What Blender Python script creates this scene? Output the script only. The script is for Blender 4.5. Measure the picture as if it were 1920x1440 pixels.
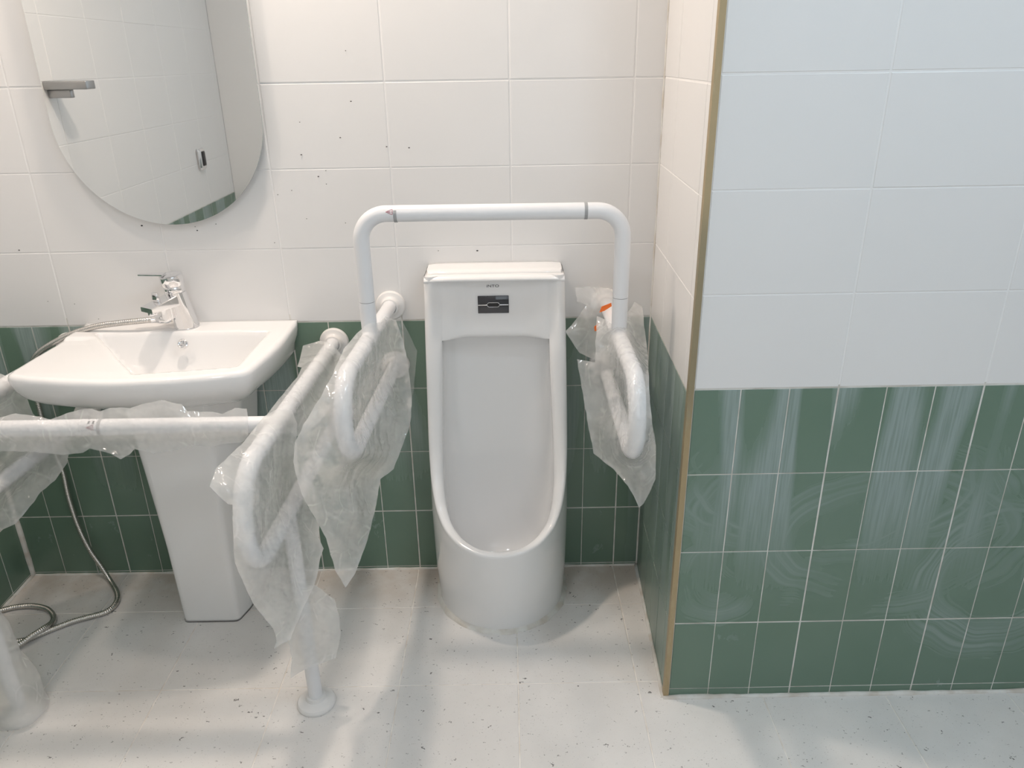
import bpy, bmesh, math, random
import numpy as np
from mathutils import Vector, Matrix, noise
from mathutils.geometry import delaunay_2d_cdt

random.seed(7)
S = bpy.context.scene
for o in list(bpy.data.objects): bpy.data.objects.remove(o)
COL = S.collection
PI = math.pi

# ------------------------------------------------------------------ camera
FPX, YAW, PITCH, ROLL = 1438.0, -.0024, -.4002, -.0161
CAM = np.array([-.0102, -1.9769, 1.4525])
_f = np.array([-math.sin(YAW)*math.cos(PITCH), math.cos(YAW)*math.cos(PITCH), math.sin(PITCH)])
_r = np.array([math.cos(YAW), math.sin(YAW), 0.])
_u = np.cross(_r, _f)
CX = math.cos(ROLL)*_r + math.sin(ROLL)*_u
CY = -math.sin(ROLL)*_r + math.cos(ROLL)*_u
cam_d = bpy.data.cameras.new('camera')
cam = bpy.data.objects.new('camera', cam_d); COL.objects.link(cam)
cam_d.sensor_width = 36; cam_d.lens = 36*FPX/1920; cam_d.clip_start = .02
cam.matrix_world = Matrix(((CX[0], CY[0], -_f[0], CAM[0]), (CX[1], CY[1], -_f[1], CAM[1]), (CX[2], CY[2], -_f[2], CAM[2]), (0, 0, 0, 1)))
S.camera = cam

def P(u, v, y):
    """photo pixel -> point at room depth y"""
    d = (u-960)/FPX*CX + (720-v)/FPX*CY + _f
    t = (y-CAM[1])/d[1]
    return Vector(CAM + t*d)
def PZ(u, v, z):
    d = (u-960)/FPX*CX + (720-v)/FPX*CY + _f
    t = (z-CAM[2])/d[2]
    return Vector(CAM + t*d)

# ------------------------------------------------------------------ world, lights, exposure
S.view_settings.view_transform = 'Standard'; S.view_settings.look = 'None'
S.view_settings.gamma = 1; S.view_settings.use_curve_mapping = False
S.view_settings.exposure = -0.17
W = bpy.data.worlds.new('world'); S.world = W; W.use_nodes = True
W.node_tree.nodes['Background'].inputs[0].default_value = (.8, .9, 1, 1)
W.node_tree.nodes['Background'].inputs[1].default_value = .05
CEIL = 2.42
WARM = (1, .84, .71); COOL = (.70, .87, 1.0); NEUT = (.93, .97, 1.0)
LAMPS = [  # x, y, radius, watts, colour
    (-1.20, -.46, .05, 5.5, WARM),
    (-.50, -.22, .05, 14.5, WARM),
    (-.55, -1.85, .07, 4.5, NEUT),
    (.55, -1.25, .07, 3.9, COOL),
    (1.25, -1.15, .07, 3.9, COOL),
]
for i, (x, y, r, w, c) in enumerate(LAMPS):
    L = bpy.data.lights.new('downlight_lamp', 'AREA'); L.shape = 'DISK'; L.size = 2*r
    L.energy = w; L.color = c; L.spread = PI
    lo = bpy.data.objects.new('downlight_lamp', L); COL.objects.link(lo)
    lo.location = (x, y, CEIL-.016)

# ------------------------------------------------------------------ materials
def M(name): 
    m = bpy.data.materials.new(name); m.use_nodes = True
    nt = m.node_tree
    return m, nt, nt.nodes['Principled BSDF']
def srgb(r, g, b):
    f = lambda c: (c/255/12.92 if c <= 10.3 else ((c/255+.055)/1.055)**2.4)
    return (f(r), f(g), f(b), 1)
def simple(name, col, rough=.4, metal=0, coat=0, spec=.5):
    m, nt, b = M(name)
    b.inputs['Base Color'].default_value = col; b.inputs['Roughness'].default_value = rough
    b.inputs['Metallic'].default_value = metal; b.inputs['Coat Weight'].default_value = coat
    b.inputs['Specular IOR Level'].default_value = spec
    return m
class N:
    """small node helper"""
    def __init__(s, nt): s.nt = nt
    def n(s, t, **kw):
        k = s.nt.nodes.new(t)
        for a, v in kw.items(): setattr(k, a, v)
        return k
    def l(s, a, b): s.nt.links.new(a, b)
    def math(s, op, a, b=None, c=None, clamp=False):
        k = s.n('ShaderNodeMath', operation=op, use_clamp=clamp)
        for i, v in enumerate((a, b, c)):
            if v is None: continue
            if isinstance(v, (int, float)): k.inputs[i].default_value = v
            else: s.l(v, k.inputs[i])
        return k.outputs[0]
    def pos(s, scale=(1, 1, 1), rot=(0, 0, 0), loc=(0, 0, 0)):
        g = s.n('ShaderNodeNewGeometry'); mp = s.n('ShaderNodeMapping')
        mp.inputs['Scale'].default_value = scale; mp.inputs['Rotation'].default_value = rot; mp.inputs['Location'].default_value = loc
        s.l(g.outputs['Position'], mp.inputs[0]); return mp.outputs[0]
    def noise(s, vec, scale, detail=3, rough=.5, dist=0):
        k = s.n('ShaderNodeTexNoise'); s.l(vec, k.inputs['Vector'])
        k.inputs['Scale'].default_value = scale; k.inputs['Detail'].default_value = detail
        k.inputs['Roughness'].default_value = rough; k.inputs['Distortion'].default_value = dist
        return k.outputs['Fac']
    def ramp(s, v, a, b, lo=0., hi=1.):
        k = s.n('ShaderNodeMapRange', interpolation_type='SMOOTHSTEP'); s.l(v, k.inputs[0])
        for i, q in zip((1, 2, 3, 4), (a, b, lo, hi)): k.inputs[i].default_value = q
        return k.outputs[0]
    def mix(s, f, a, b):
        k = s.n('ShaderNodeMix', data_type='RGBA')
        if isinstance(f, (int, float)): k.inputs[0].default_value = f
        else: s.l(f, k.inputs[0])
        for i, v in ((6, a), (7, b)):
            if isinstance(v, tuple): k.inputs[i].default_value = v
            else: s.l(v, k.inputs[i])
        return k.outputs[2]
    def bump(s, h, strength, dist, bsdf):
        k = s.n('ShaderNodeBump'); k.inputs['Strength'].default_value = strength; k.inputs['Distance'].default_value = dist
        s.l(h, k.inputs['Height']); s.l(k.outputs[0], bsdf.inputs['Normal'])

def mat_white_tile():
    m, nt, b = M('white_tile'); q = N(nt)
    c = q.mix(q.noise(q.pos(), 2.2, 3), (.77, .767, .763, 1), (.81, .807, .803, 1))
    q.l(c, b.inputs['Base Color']); b.inputs['Roughness'].default_value = .34
    q.bump(q.noise(q.pos(), 7, 2), .05, .004, b)
    return m
def mat_green_tile():
    m, nt, b = M('green_tile'); q = N(nt)
    base = q.mix(q.noise(q.pos(), 3, 2), srgb(94, 120, 102), srgb(104, 130, 112))
    # dried grout haze: fine vertical streaks gathered into soft vertical bands, strongest high up
    fine = q.noise(q.pos((1, 1, .04)), 190, 2, .6)
    band = q.ramp(q.noise(q.pos((1, 1, .10), (0, .10, 0), (3.3, 0, 0)), 11, 1, .4), .45, .56)
    hi = q.n('ShaderNodeSeparateXYZ'); g = q.n('ShaderNodeNewGeometry'); q.l(g.outputs['Position'], hi.inputs[0])
    up = q.ramp(hi.outputs[2], .25, .62)
    haze = q.math('MULTIPLY', q.math('MULTIPLY', band, q.ramp(fine, .25, .7, .45, 1)), up)
    # wiping swirls lower down
    def arc(u, v, r, w, sx, amp, ph):
        c = P(u, v, -.538)
        dx = q.math('MULTIPLY', q.math('SUBTRACT', hi.outputs[0], c.x), sx); dz = q.math('SUBTRACT', hi.outputs[2], c.z)
        wob = q.math('MULTIPLY', q.math('SUBTRACT', q.noise(q.pos(loc=(ph, 0, 0)), 5, 2), .5), .10)
        d = q.math('ADD', q.math('SQRT', q.math('ADD', q.math('MULTIPLY', dx, dx), q.math('MULTIPLY', dz, dz))), wob)
        band = q.ramp(q.math('ABSOLUTE', q.math('SUBTRACT', d, r)), w, w*.3)
        cv = q.n('ShaderNodeCombineXYZ'); q.l(d, cv.inputs[0]); cv.inputs[1].default_value = ph
        streak = q.ramp(q.noise(cv.outputs[0], 95, 3, .6), .35, .68, .12, 1)
        fade = q.ramp(q.noise(q.pos(loc=(0, 0, ph)), 4.2, 2), .36, .60)
        return q.math('MULTIPLY', q.math('MULTIPLY', band, streak), q.math('MULTIPLY', fade, amp))
    sw = arc(1345, 1090, .080, .060, 1, 1.1, 1.)
    for k_ in ((1600, 985, .235, .055, .62, .95, 2.), (1650, 1010, .14, .05, .55, .75, 3.), (1880, 1090, .16, .07, .9, .9, 4.), (1560, 880, .20, .05, .6, .7, 5.)):
        sw = q.math('MAXIMUM', sw, arc(*k_))
    down = q.ramp(hi.outputs[2], .74, .52)
    frx = q.ramp(hi.outputs[1], -.45, -.53)     # the pier was wiped in circles
    sw = q.math('MULTIPLY', q.math('MULTIPLY', sw, down), q.math('MULTIPLY', frx, .55))
    blot = q.math('MULTIPLY', q.ramp(q.noise(q.pos((1, 1, .7)), 13, 5, .7), .60, .78), q.ramp(hi.outputs[2], .3, .12, 0, .45))
    tot = q.math('MAXIMUM', q.math('MAXIMUM', q.math('MULTIPLY', haze, .72), sw), blot)
    side = q.math('MULTIPLY', q.ramp(hi.outputs[0], .33, .345), q.ramp(hi.outputs[1], -.537, -.530))   # short side wall left unwiped
    sidehz = q.math('MULTIPLY', q.math('MULTIPLY', side, q.ramp(q.noise(q.pos((1, 1, .05)), 30, 3, .6), .3, .7, .15, .75)), q.ramp(hi.outputs[2], .05, .6, .35, 1))
    tot = q.math('MAXIMUM', tot, sidehz)
    tot = q.math('ADD', tot, q.math('MULTIPLY', q.noise(q.pos(), 5, 4), .14), clamp=True)
    c = q.mix(tot, base, srgb(158, 172, 172))
    q.l(c, b.inputs['Base Color'])
    q.l(q.ramp(tot, 0, 1, .26, .6), b.inputs['Roughness'])
    q.bump(q.noise(q.pos(), 10, 2), .08, .004, b)
    return m
def mat_floor_tile():
    m, nt, b = M('terrazzo_tile'); q = N(nt)
    base = q.mix(q.ramp(q.noise(q.pos(), 3.5, 4, .6), .3, .7), srgb(227, 225, 223), srgb(239, 237, 235))
    base = q.mix(q.math('MULTIPLY', q.noise(q.pos(), 420, 2), .35), base, srgb(222, 219, 215))
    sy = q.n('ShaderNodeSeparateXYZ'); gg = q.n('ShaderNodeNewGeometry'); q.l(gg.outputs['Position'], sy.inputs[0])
    back_tint = q.math('MULTIPLY', q.ramp(sy.outputs[1], -.26, -.02), q.ramp(q.noise(q.pos(), 4.5, 4, .65), .32, .60, .25, .9))  # patchy brown tint, stronger towards the back wall
    base = q.mix(q.math('MULTIPLY', back_tint, .55), base, srgb(180, 156, 132))
    def chips(sc, thr, sel, w):
        v = q.n('ShaderNodeTexVoronoi'); vec = q.pos((1, 1.35, 1), (0, 0, w)); 
        nz = q.n('ShaderNodeTexNoise'); q.l(vec, nz.inputs['Vector']); nz.inputs['Scale'].default_value = sc*1.8
        mx = q.n('ShaderNodeMix', data_type='RGBA', blend_type='LINEAR_LIGHT'); mx.inputs[0].default_value = .014*60/sc
        q.l(vec, mx.inputs[6]); q.l(nz.outputs['Color'], mx.inputs[7])
        q.l(mx.outputs[2], v.inputs['Vector']); v.inputs['Scale'].default_value = sc
        s = q.n('ShaderNodeSeparateColor'); q.l(v.outputs['Color'], s.inputs[0])
        k = q.math('MULTIPLY', s.outputs[1], thr)
        return q.math('MULTIPLY', q.math('LESS_THAN', v.outputs['Distance'], k), q.math('GREATER_THAN', s.outputs[0], sel))
    big = chips(50, .22, .82, .3); med = chips(110, .27, .76, 1.1); small = chips(260, .30, .72, 2.)
    c = q.mix(q.math('MULTIPLY', small, .38), base, srgb(120, 116, 110))
    c = q.mix(q.math('MULTIPLY', med, .62), c, srgb(92, 88, 84))
    c = q.mix(q.math('MULTIPLY', big, .82), c, srgb(72, 70, 68))
    q.l(c, b.inputs['Base Color']); b.inputs['Roughness'].default_value = .45
    return m
def mat_film(name, haze, seed):
    m, nt, b = M(name); q = N(nt); nt.nodes.remove(b)
    out = nt.nodes['Material Output']
    tr = q.n('ShaderNodeBsdfTransparent'); df = q.n('ShaderNodeBsdfDiffuse'); tl = q.n('ShaderNodeBsdfTranslucent'); gl = q.n('ShaderNodeBsdfGlossy')
    df.inputs[0].default_value = tl.inputs[0].default_value = (.98, .98, .97, 1); gl.inputs['Roughness'].default_value = .12
    def creases(sc, w, lo, rot):
        v = q.n('ShaderNodeTexVoronoi', feature='DISTANCE_TO_EDGE'); v.inputs['Scale'].default_value = sc
        q.l(q.pos((1, 1, .5), rot, (seed, 0, 0)), v.inputs['Vector'])
        return q.ramp(v.outputs['Distance'], w, 0., 0, 1), v.outputs['Distance']
    c1, d1 = creases(8, .030, 0, (.3, .5, .2)); c2, d2 = creases(19, .05, 0, (.1, -.7, .4))
    sel = q.ramp(q.noise(q.pos(loc=(seed, 3, 0)), 11, 2), .50, .62)
    bmp = q.n('ShaderNodeBump'); bmp.inputs['Strength'].default_value = .5; bmp.inputs['Distance'].default_value = .006
    hh = q.math('ADD', q.ramp(d1, 0, .3), q.math('MULTIPLY', q.ramp(d2, 0, .3), .5))
    hh = q.math('MULTIPLY_ADD', q.noise(q.pos((1, 1, .6)), 22, 2), .8, hh)
    q.l(hh, bmp.inputs['Height']); q.l(bmp.outputs[0], gl.inputs['Normal'])
    hz = q.n('ShaderNodeMixShader'); hz.inputs[0].default_value = .55; q.l(df.outputs[0], hz.inputs[1]); q.l(tl.outputs[0], hz.inputs[2])
    a = q.n('ShaderNodeMixShader'); q.l(tr.outputs[0], a.inputs[1]); q.l(hz.outputs[0], a.inputs[2])
    crease = q.math('MULTIPLY', q.math('MAXIMUM', c1, q.math('MULTIPLY', c2, .6)), q.math('MULTIPLY_ADD', sel, .17, .0))
    cl = q.ramp(q.noise(q.pos(loc=(seed, 1, 0)), 8, 3), .3, .7, haze*.8, haze*1.2)
    q.l(q.math('ADD', crease, cl, clamp=True), a.inputs[0])
    lw = q.n('ShaderNodeLayerWeight'); lw.inputs[0].default_value = .5; q.l(bmp.outputs[0], lw.inputs['Normal'])
    fr = q.math('MULTIPLY_ADD', q.math('POWER', lw.outputs['Facing'], 4.), .35, .06)
    f = q.n('ShaderNodeMixShader'); q.l(fr, f.inputs[0]); q.l(a.outputs[0], f.inputs[1]); q.l(gl.outputs[0], f.inputs[2])
    q.l(f.outputs[0], out.inputs[0])
    return m
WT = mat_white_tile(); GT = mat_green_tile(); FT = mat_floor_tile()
def mat_grout(name, c0, c1, c2=None):
    m, nt, b = M(name); q = N(nt)
    c = q.mix(q.ramp(q.noise(q.pos(), 20, 4), .35, .7), c0, c1)
    if c2:       # white grout between the white tiles, cream grout between the green ones
        z = q.n('ShaderNodeSeparateXYZ'); g = q.n('ShaderNodeNewGeometry'); q.l(g.outputs['Position'], z.inputs[0])
        c = q.mix(q.math('GREATER_THAN', z.outputs[2], .83), c, c2)
    q.l(c, b.inputs['Base Color']); b.inputs['Roughness'].default_value = .8
    return m
GROUT = mat_grout('wall_grout', srgb(222, 221, 216), srgb(196, 192, 184), (.84, .835, .83, 1))
FGROUT = mat_grout('floor_grout', srgb(250, 247, 242), srgb(226, 218, 208))
CAULK = mat_grout('caulk', srgb(226, 226, 222), srgb(205, 198, 188))
CER = simple('white_ceramic', (.86, .86, .86, 1), .09, coat=.3)
PLA = simple('white_coated_pipe', (.80, .81, .83, 1), .28)
FLG = simple('white_plastic', (.82, .81, .80, 1), .32)
SEAM = simple('dark_seam', (.10, .09, .09, 1), .7)
GREY = simple('grey_band', (.36, .37, .38, 1), .5)
CHR = simple('chrome', (.86, .86, .87, 1), .06, 1)
STEEL = simple('brushed_steel', (.42, .42, .42, 1), .32, 1)
HOSE = simple('ribbed_hose_steel', (.66, .64, .61, 1), .24, 1)
MIR = simple('mirror_glass', (.83, .845, .84, 1), .015, 1)
MEDGE = simple('mirror_edge', (.55, .60, .58, 1), .25, .3)
BLACK = simple('black_hole', (.01, .01, .012, 1), .4)
PLATE = simple('dark_glass_plate', (.012, .014, .022, 1), .06, coat=1)
INK = simple('dark_grey_print', (.03, .03, .035, 1), .5)
RED = simple('red_print', (.30, .03, .06, 1), .5)
ORANGE = simple('orange_tape', (.95, .20, .03, 1), .5)
PAINT = simple('ceiling_paint', (.82, .82, .81, 1), .8)
def mat_brass():
    m, nt, b = M('brass_trim'); q = N(nt)
    n = q.ramp(q.noise(q.pos((4, 4, 1)), 9, 4, .7), .50, .72)
    z = q.n('ShaderNodeSeparateXYZ'); g = q.n('ShaderNodeNewGeometry'); q.l(g.outputs['Position'], z.inputs[0])
    band = q.math('MULTIPLY', q.ramp(z.outputs[2], .70, .84), q.ramp(z.outputs[2], 1.22, 1.12))
    c = q.mix(q.math('MULTIPLY', q.math('MULTIPLY_ADD', n, .6, .4), band), srgb(170, 152, 118), srgb(112, 114, 98))
    c = q.mix(q.math('MULTIPLY', n, .25), c, srgb(200, 190, 165))
    q.l(c, b.inputs['Base Color']); b.inputs['Metallic'].default_value = .35; b.inputs['Roughness'].default_value = .45
    return m
BRASS = mat_brass()
FILM = mat_film('clear_plastic_film', .34, 0); FILM2 = mat_film('milky_plastic_film', .40, 5.); FILM3 = mat_film('thin_plastic_film', .12, 9.)

# ------------------------------------------------------------------ object helpers
def link(name, me, mat=None, parent=None, smooth=False):
    if mat is not None and not me.materials: me.materials.append(mat)
    if smooth:
        for p in me.polygons: p.use_smooth = True
    o = bpy.data.objects.new(name, me); COL.objects.link(o)
    if parent is not None: o.parent = parent
    return o
def mesh(name, v, f):
    me = bpy.data.meshes.new(name); me.from_pydata([tuple(p) for p in v], [], f); me.update(); return me
def obj(name, v, f, mat, parent=None, smooth=True):
    return link(name, mesh(name, v, f), mat, parent, smooth)
def tag(o, label, cat, group=None):
    o['label'] = label; o['category'] = cat
    if group: o['group'] = group
    return o
def empty(name, loc=(0, 0, 0), rz=0.):
    o = bpy.data.objects.new(name, None); COL.objects.link(o); o.location = loc; o.rotation_euler = (0, 0, rz)
    o.empty_display_size = .05
    return o
def off(pts, o):   # world points -> local of an unrotated root
    return [Vector(p)-Vector(o) for p in pts]
def box_vf(x0, x1, y0, y1, z0, z1):
    v = [(x, y, z) for x in (x0, x1) for y in (y0, y1) for z in (z0, z1)]
    f = [(0, 1, 3, 2), (4, 6, 7, 5), (0, 4, 5, 1), (2, 3, 7, 6), (0, 2, 6, 4), (1, 5, 7, 3)]
    return v, f
def bevel_box(name, x0, x1, y0, y1, z0, z1, b, mat, parent=None, seg=2):
    v, f = box_vf(x0, x1, y0, y1, z0, z1)
    me = mesh(name, v, f); bm = bmesh.new(); bm.from_mesh(me)
    bmesh.ops.bevel(bm, geom=list(bm.edges), offset=b, segments=seg, profile=.5, affect='EDGES')
    bm.to_mesh(me); bm.free()
    return link(name, me, mat, parent, True)
def fillet(pts, r, n=8):
    pts = [Vector(p) for p in pts]; out = [pts[0]]
    for i in range(1, len(pts)-1):
        a, p, b = pts[i-1], pts[i], pts[i+1]
        rr = r[i] if isinstance(r, dict) else r
        d0 = (a-p).normalized(); d1 = (b-p).normalized()
        ang = d0.angle(d1)
        if ang > PI-.02: out.append(p); continue
        t = min(rr/math.tan(ang/2), (a-p).length*.499, (b-p).length*.499)
        q0, q2 = p+d0*t, p+d1*t
        rad = t*math.tan(ang/2)
        c = p+(d0+d1).normalized()*(rad/math.sin(ang/2))
        e0 = (q0-c); e1 = (q2-c)
        tot = e0.angle(e1)
        for k in range(n+1):
            s = k/n
            out.append(c + (e0*math.sin((1-s)*tot)+e1*math.sin(s*tot))/math.sin(tot))
    out.append(pts[-1]); return out
def frames(path):
    path = [Vector(p) for p in path]; n = len(path); T = []
    for i in range(n):
        T.append((path[min(i+1, n-1)]-path[max(i-1, 0)]).normalized())
    up = Vector((0, 0, 1)) if abs(T[0].z) < .9 else Vector((1, 0, 0))
    a = (up-T[0]*up.dot(T[0])).normalized(); A = [a]
    for i in range(1, n):
        a = a-T[i]*a.dot(T[i]); a.normalize(); A.append(a.copy())
    return path, T, A
def tube_vf(path, r, seg=20, cap=True):
    path, T, A = frames(path); v = []; f = []
    for i, (p, t, a) in enumerate(zip(path, T, A)):
        b = t.cross(a); ri = r(i) if callable(r) else r
        for k in range(seg):
            an = 2*PI*k/seg; v.append(p+(a*math.cos(an)+b*math.sin(an))*ri)
    for i in range(len(path)-1):
        for k in range(seg):
            k2 = (k+1) % seg
            f.append((i*seg+k, i*seg+k2, (i+1)*seg+k2, (i+1)*seg+k))
    if cap:
        f.append(tuple(range(seg))[::-1]); f.append(tuple((len(path)-1)*seg+k for k in range(seg)))
    return v, f
def tube(name, path, r, mat, parent, seg=20, o=(0, 0, 0)):
    v, f = tube_vf(off(path, o), r, seg); return autosmooth(obj(name, v, f, mat, parent), 50)
def lathe(name, prof, mat, parent, loc=(0, 0, 0), axis=(0, 0, 1), seg=32, sx=1.):
    """prof: (radius, height) list; spun about axis through loc"""
    v = []; f = []
    Rm = Vector((0, 0, 1)).rotation_difference(Vector(axis)).to_matrix()
    for r, h in prof:
        for k in range(seg):
            a = 2*PI*k/seg; v.append(Rm @ Vector((r*math.cos(a)*sx, r*math.sin(a), h)) + Vector(loc))
    n = len(prof)
    for i in range(n-1):
        for k in range(seg):
            k2 = (k+1) % seg; f.append((i*seg+k, i*seg+k2, (i+1)*seg+k2, (i+1)*seg+k))
    f.append(tuple(range(seg))[::-1]); f.append(tuple((n-1)*seg+k for k in range(seg)))
    return autosmooth(obj(name, v, f, mat, parent), 40)
def autosmooth(o, deg=35):
    me = o.data; bm = bmesh.new(); bm.from_mesh(me)
    for e in bm.edges:
        e.smooth = not (len(e.link_faces) == 2 and e.calc_face_angle(0) > math.radians(deg))
    bm.to_mesh(me); bm.free(); return o
def fixn(o):
    bm = bmesh.new(); bm.from_mesh(o.data); bmesh.ops.recalc_face_normals(bm, faces=bm.faces); bm.to_mesh(o.data); bm.free(); return o

# ------------------------------------------------------------------ setting: walls with their tiles
TILE = {}
def tile_mesh(w, h, mat):
    k = (round(w, 4), round(h, 4), mat.name)
    if k in TILE: return TILE[k]
    b = .0010; d = .006
    v = [(0, d, 0), (w, d, 0), (w, d, h), (0, d, h), (0, b*.6, 0), (w, b*.6, 0), (w, b*.6, h), (0, b*.6, h),
         (b, 0, b), (w-b, 0, b), (w-b, 0, h-b), (b, 0, h-b)]
    f = [(8, 9, 10, 11), (4, 5, 9, 8), (5, 6, 10, 9), (6, 7, 11, 10), (7, 4, 8, 11), (0, 1, 5, 4), (1, 2, 6, 5), (2, 3, 7, 6), (3, 0, 4, 7)]
    me = mesh('tile', v, f); me.materials.append(mat); TILE[k] = me
    return me
def wall(name, loc, rz, length, z1, phase, ztop, label, tiles=True, umin=0., skip=None):
    """local x runs along the wall, local y into it; z1 = height of the lowest full joint; phase = a full vertical joint"""
    v, f = box_vf(umin, umin+length, .0010, .09, 0, CEIL)
    w = obj(name, v, f, GROUT, None, False); w.location = loc; w.rotation_euler = (0, 0, rz)
    w['kind'] = 'structure'; w['label'] = label
    if not tiles: return w
    rows = [(0.0, z1-.2, 'g')]+[(z1-.2+.2*i, z1+.2*i, 'g') for i in range(4)]
    z = z1+.6
    while z < ztop: rows.append((z, min(z+.2, CEIL), 'w')); z += .2
    g = .0012; gm = .0019
    def edges(pitch):
        k0 = math.floor((umin-phase)/pitch); xs = [umin]
        k = k0
        while phase+k*pitch < umin+length:
            if phase+k*pitch > umin+.006: xs.append(phase+k*pitch)
            k += 1
        if umin+length-xs[-1] < .008: xs[-1] = umin+length
        else: xs.append(umin+length)
        return xs
    for (a, b, kind) in rows:
        mat = GT if kind == 'g' else WT
        xs = edges(.1 if kind == 'g' else .3)
        zj = [gm if abs(((q-z1)/.6) % 1) < .01 or abs(((q-z1)/.6) % 1) > .99 else g for q in (a, b)]
        for x0, x1 in zip(xs, xs[1:]):
            if skip and skip(x0, x1, a, b): continue
            j = [gm if (abs(((q-phase)/.3) % 1) < .01 or abs(((q-phase)/.3) % 1) > .99) else g for q in (x0, x1)]
            ww = x1-x0-j[0]-j[1]; hh = b-a-zj[0]-zj[1]
            if ww < .004 or hh < .003: continue
            t = link('tile', tile_mesh(ww, hh, mat), None, w)
            t.location = (x0+j[0], random.uniform(-.0003, .0003), a+zj[0])
            t.rotation_euler = (random.uniform(-.0006, .0006), 0, random.uniform(-.001, .001)) if kind == 'w' else (0, 0, random.uniform(-.003, .003))
    return w
Z1, Z1P, PD = .2083, .2239, .538
XL, XC, YF, XR = -1.503, .373, -2.36, 2.0
wb = wall('wall_back', (0, 0, 0), 0, XC-XL, Z1, 0., 1.95, 'white tiled back wall with green tiled lower part', umin=XL)
RX = .357
rz = -PI/2-math.atan2(XC-RX, PD)
RL = math.hypot(XC-RX, PD)
wr = wall('wall_side', (XC, 0, 0), rz, RL-.006, Z1, RL-.36, 1.95, 'short tiled side wall between the urinal corner and the brass edge')
wp = wall('wall_pier', (0, -PD, 0), 0, XR-.366, Z1P, .663, 1.95, 'tiled pier wall face right of the brass corner strip', umin=.366)
wl = wall('wall_left', (XL, YF, 0), PI/2, -YF, Z1, .06, CEIL, 'tiled left wall beside the washbasin')
wall('wall_front', (XR, YF, 0), PI, XR-XL, Z1, 0, 0, 'wall behind the viewer', tiles=False).data.materials[0] = WT
wall('wall_right', (XR, 0, 0), -PI/2, -YF, Z1, 0, 0, 'wall at the far right', tiles=False).data.materials[0] = WT
# added glowing panel shaped like a frosted window, cool fill from behind the viewer
wn = empty('fill_panel_1', (.75, YF, 1.35)); wn['kind'] = 'structure'; wn['label'] = 'added fill light shaped like a frosted window behind the viewer'
WF = simple('fill_frame_white', (.8, .8, .8, 1), .4)
for nm, a in (('fill_panel_frame', (-.75, -.70, .0, .05, -.65, .65)), ('fill_panel_frame', (.70, .75, .0, .05, -.65, .65)), ('fill_panel_frame', (-.70, .70, .0, .05, -.65, -.60)), ('fill_panel_frame', (-.70, .70, .0, .05, .60, .65)), ('fill_panel_frame', (-.02, .02, .0, .05, -.60, .60))):
    v, f = box_vf(*a); obj(nm, v, f, WF, wn, False)
FILL_GLOW, nt, b_ = M('fill_pane_glow'); b_.inputs['Emission Color'].default_value = (.80, .91, 1, 1); b_.inputs['Emission Strength'].default_value = 1.15
for x0, x1 in ((-.70, -.02), (.02, .70)):
    v, f = box_vf(x0, x1, .012, .022, -.60, .60); obj('fill_pane', v, f, FILL_GLOW, wn, False)
# floor of square terrazzo tiles
v, f = box_vf(XL-.1, XR+.1, YF-.1, .1, -.08, -.0016)
fl = obj('floor', v, f, FGROUT, None, False); fl['kind'] = 'structure'; fl['label'] = 'grey speckled terrazzo tile floor'
FP, FX, FY = .3005, -.3038, -.4864
def cuts(p0, lo, hi):
    xs = [lo]; k = math.floor((lo-p0)/FP)
    while p0+k*FP < hi:
        if p0+k*FP > lo+.01: xs.append(p0+k*FP)
        k += 1
    return xs+[hi]
fx_, fy_ = cuts(FX, XL, XR), cuts(FY, YF, 0)
for x0, x1 in zip(fx_, fx_[1:]):
    for y0, y1 in zip(fy_, fy_[1:]):
        if x0 > .36 and y0 > -PD-.01: continue
        k = (round(x1-x0, 4), round(y1-y0, 4), 'floor'); g = .0014
        if k not in TILE:
            w, h, b = x1-x0-2*g, y1-y0-2*g, .0008
            me = mesh('tile', [(0, 0, -.006), (w, 0, -.006), (w, h, -.006), (0, h, -.006), (0, 0, -b), (w, 0, -b), (w, h, -b), (0, h, -b), (b, b, 0), (w-b, b, 0), (w-b, h-b, 0), (b, h-b, 0)],
                      [(8, 9, 10, 11), (4, 5, 9, 8), (5, 6, 10, 9), (6, 7, 11, 10), (7, 4, 8, 11), (0, 1, 5, 4), (1, 2, 6, 5), (2, 3, 7, 6), (3, 0, 4, 7)])
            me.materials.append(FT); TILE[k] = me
        t = link('tile', TILE[k], None, fl); t.location = (x0+g, y0+g, random.uniform(-.0004, .0002))
v, f = box_vf(XL-.1, XR+.1, YF-.1, .1, CEIL, CEIL+.06)
cl = obj('ceiling', v, f, PAINT, None, False); cl['kind'] = 'structure'; cl['label'] = 'white ceiling'
# brass corner strip
tv, tf = box_vf(.3535, .3655, -PD-.0035, -PD+.012, 0, CEIL)
tr = obj('trim_1', tv, tf, BRASS, None, False); tr['kind'] = 'structure'; tr['label'] = 'brass corner strip on the edge of the tiled pier'
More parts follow.
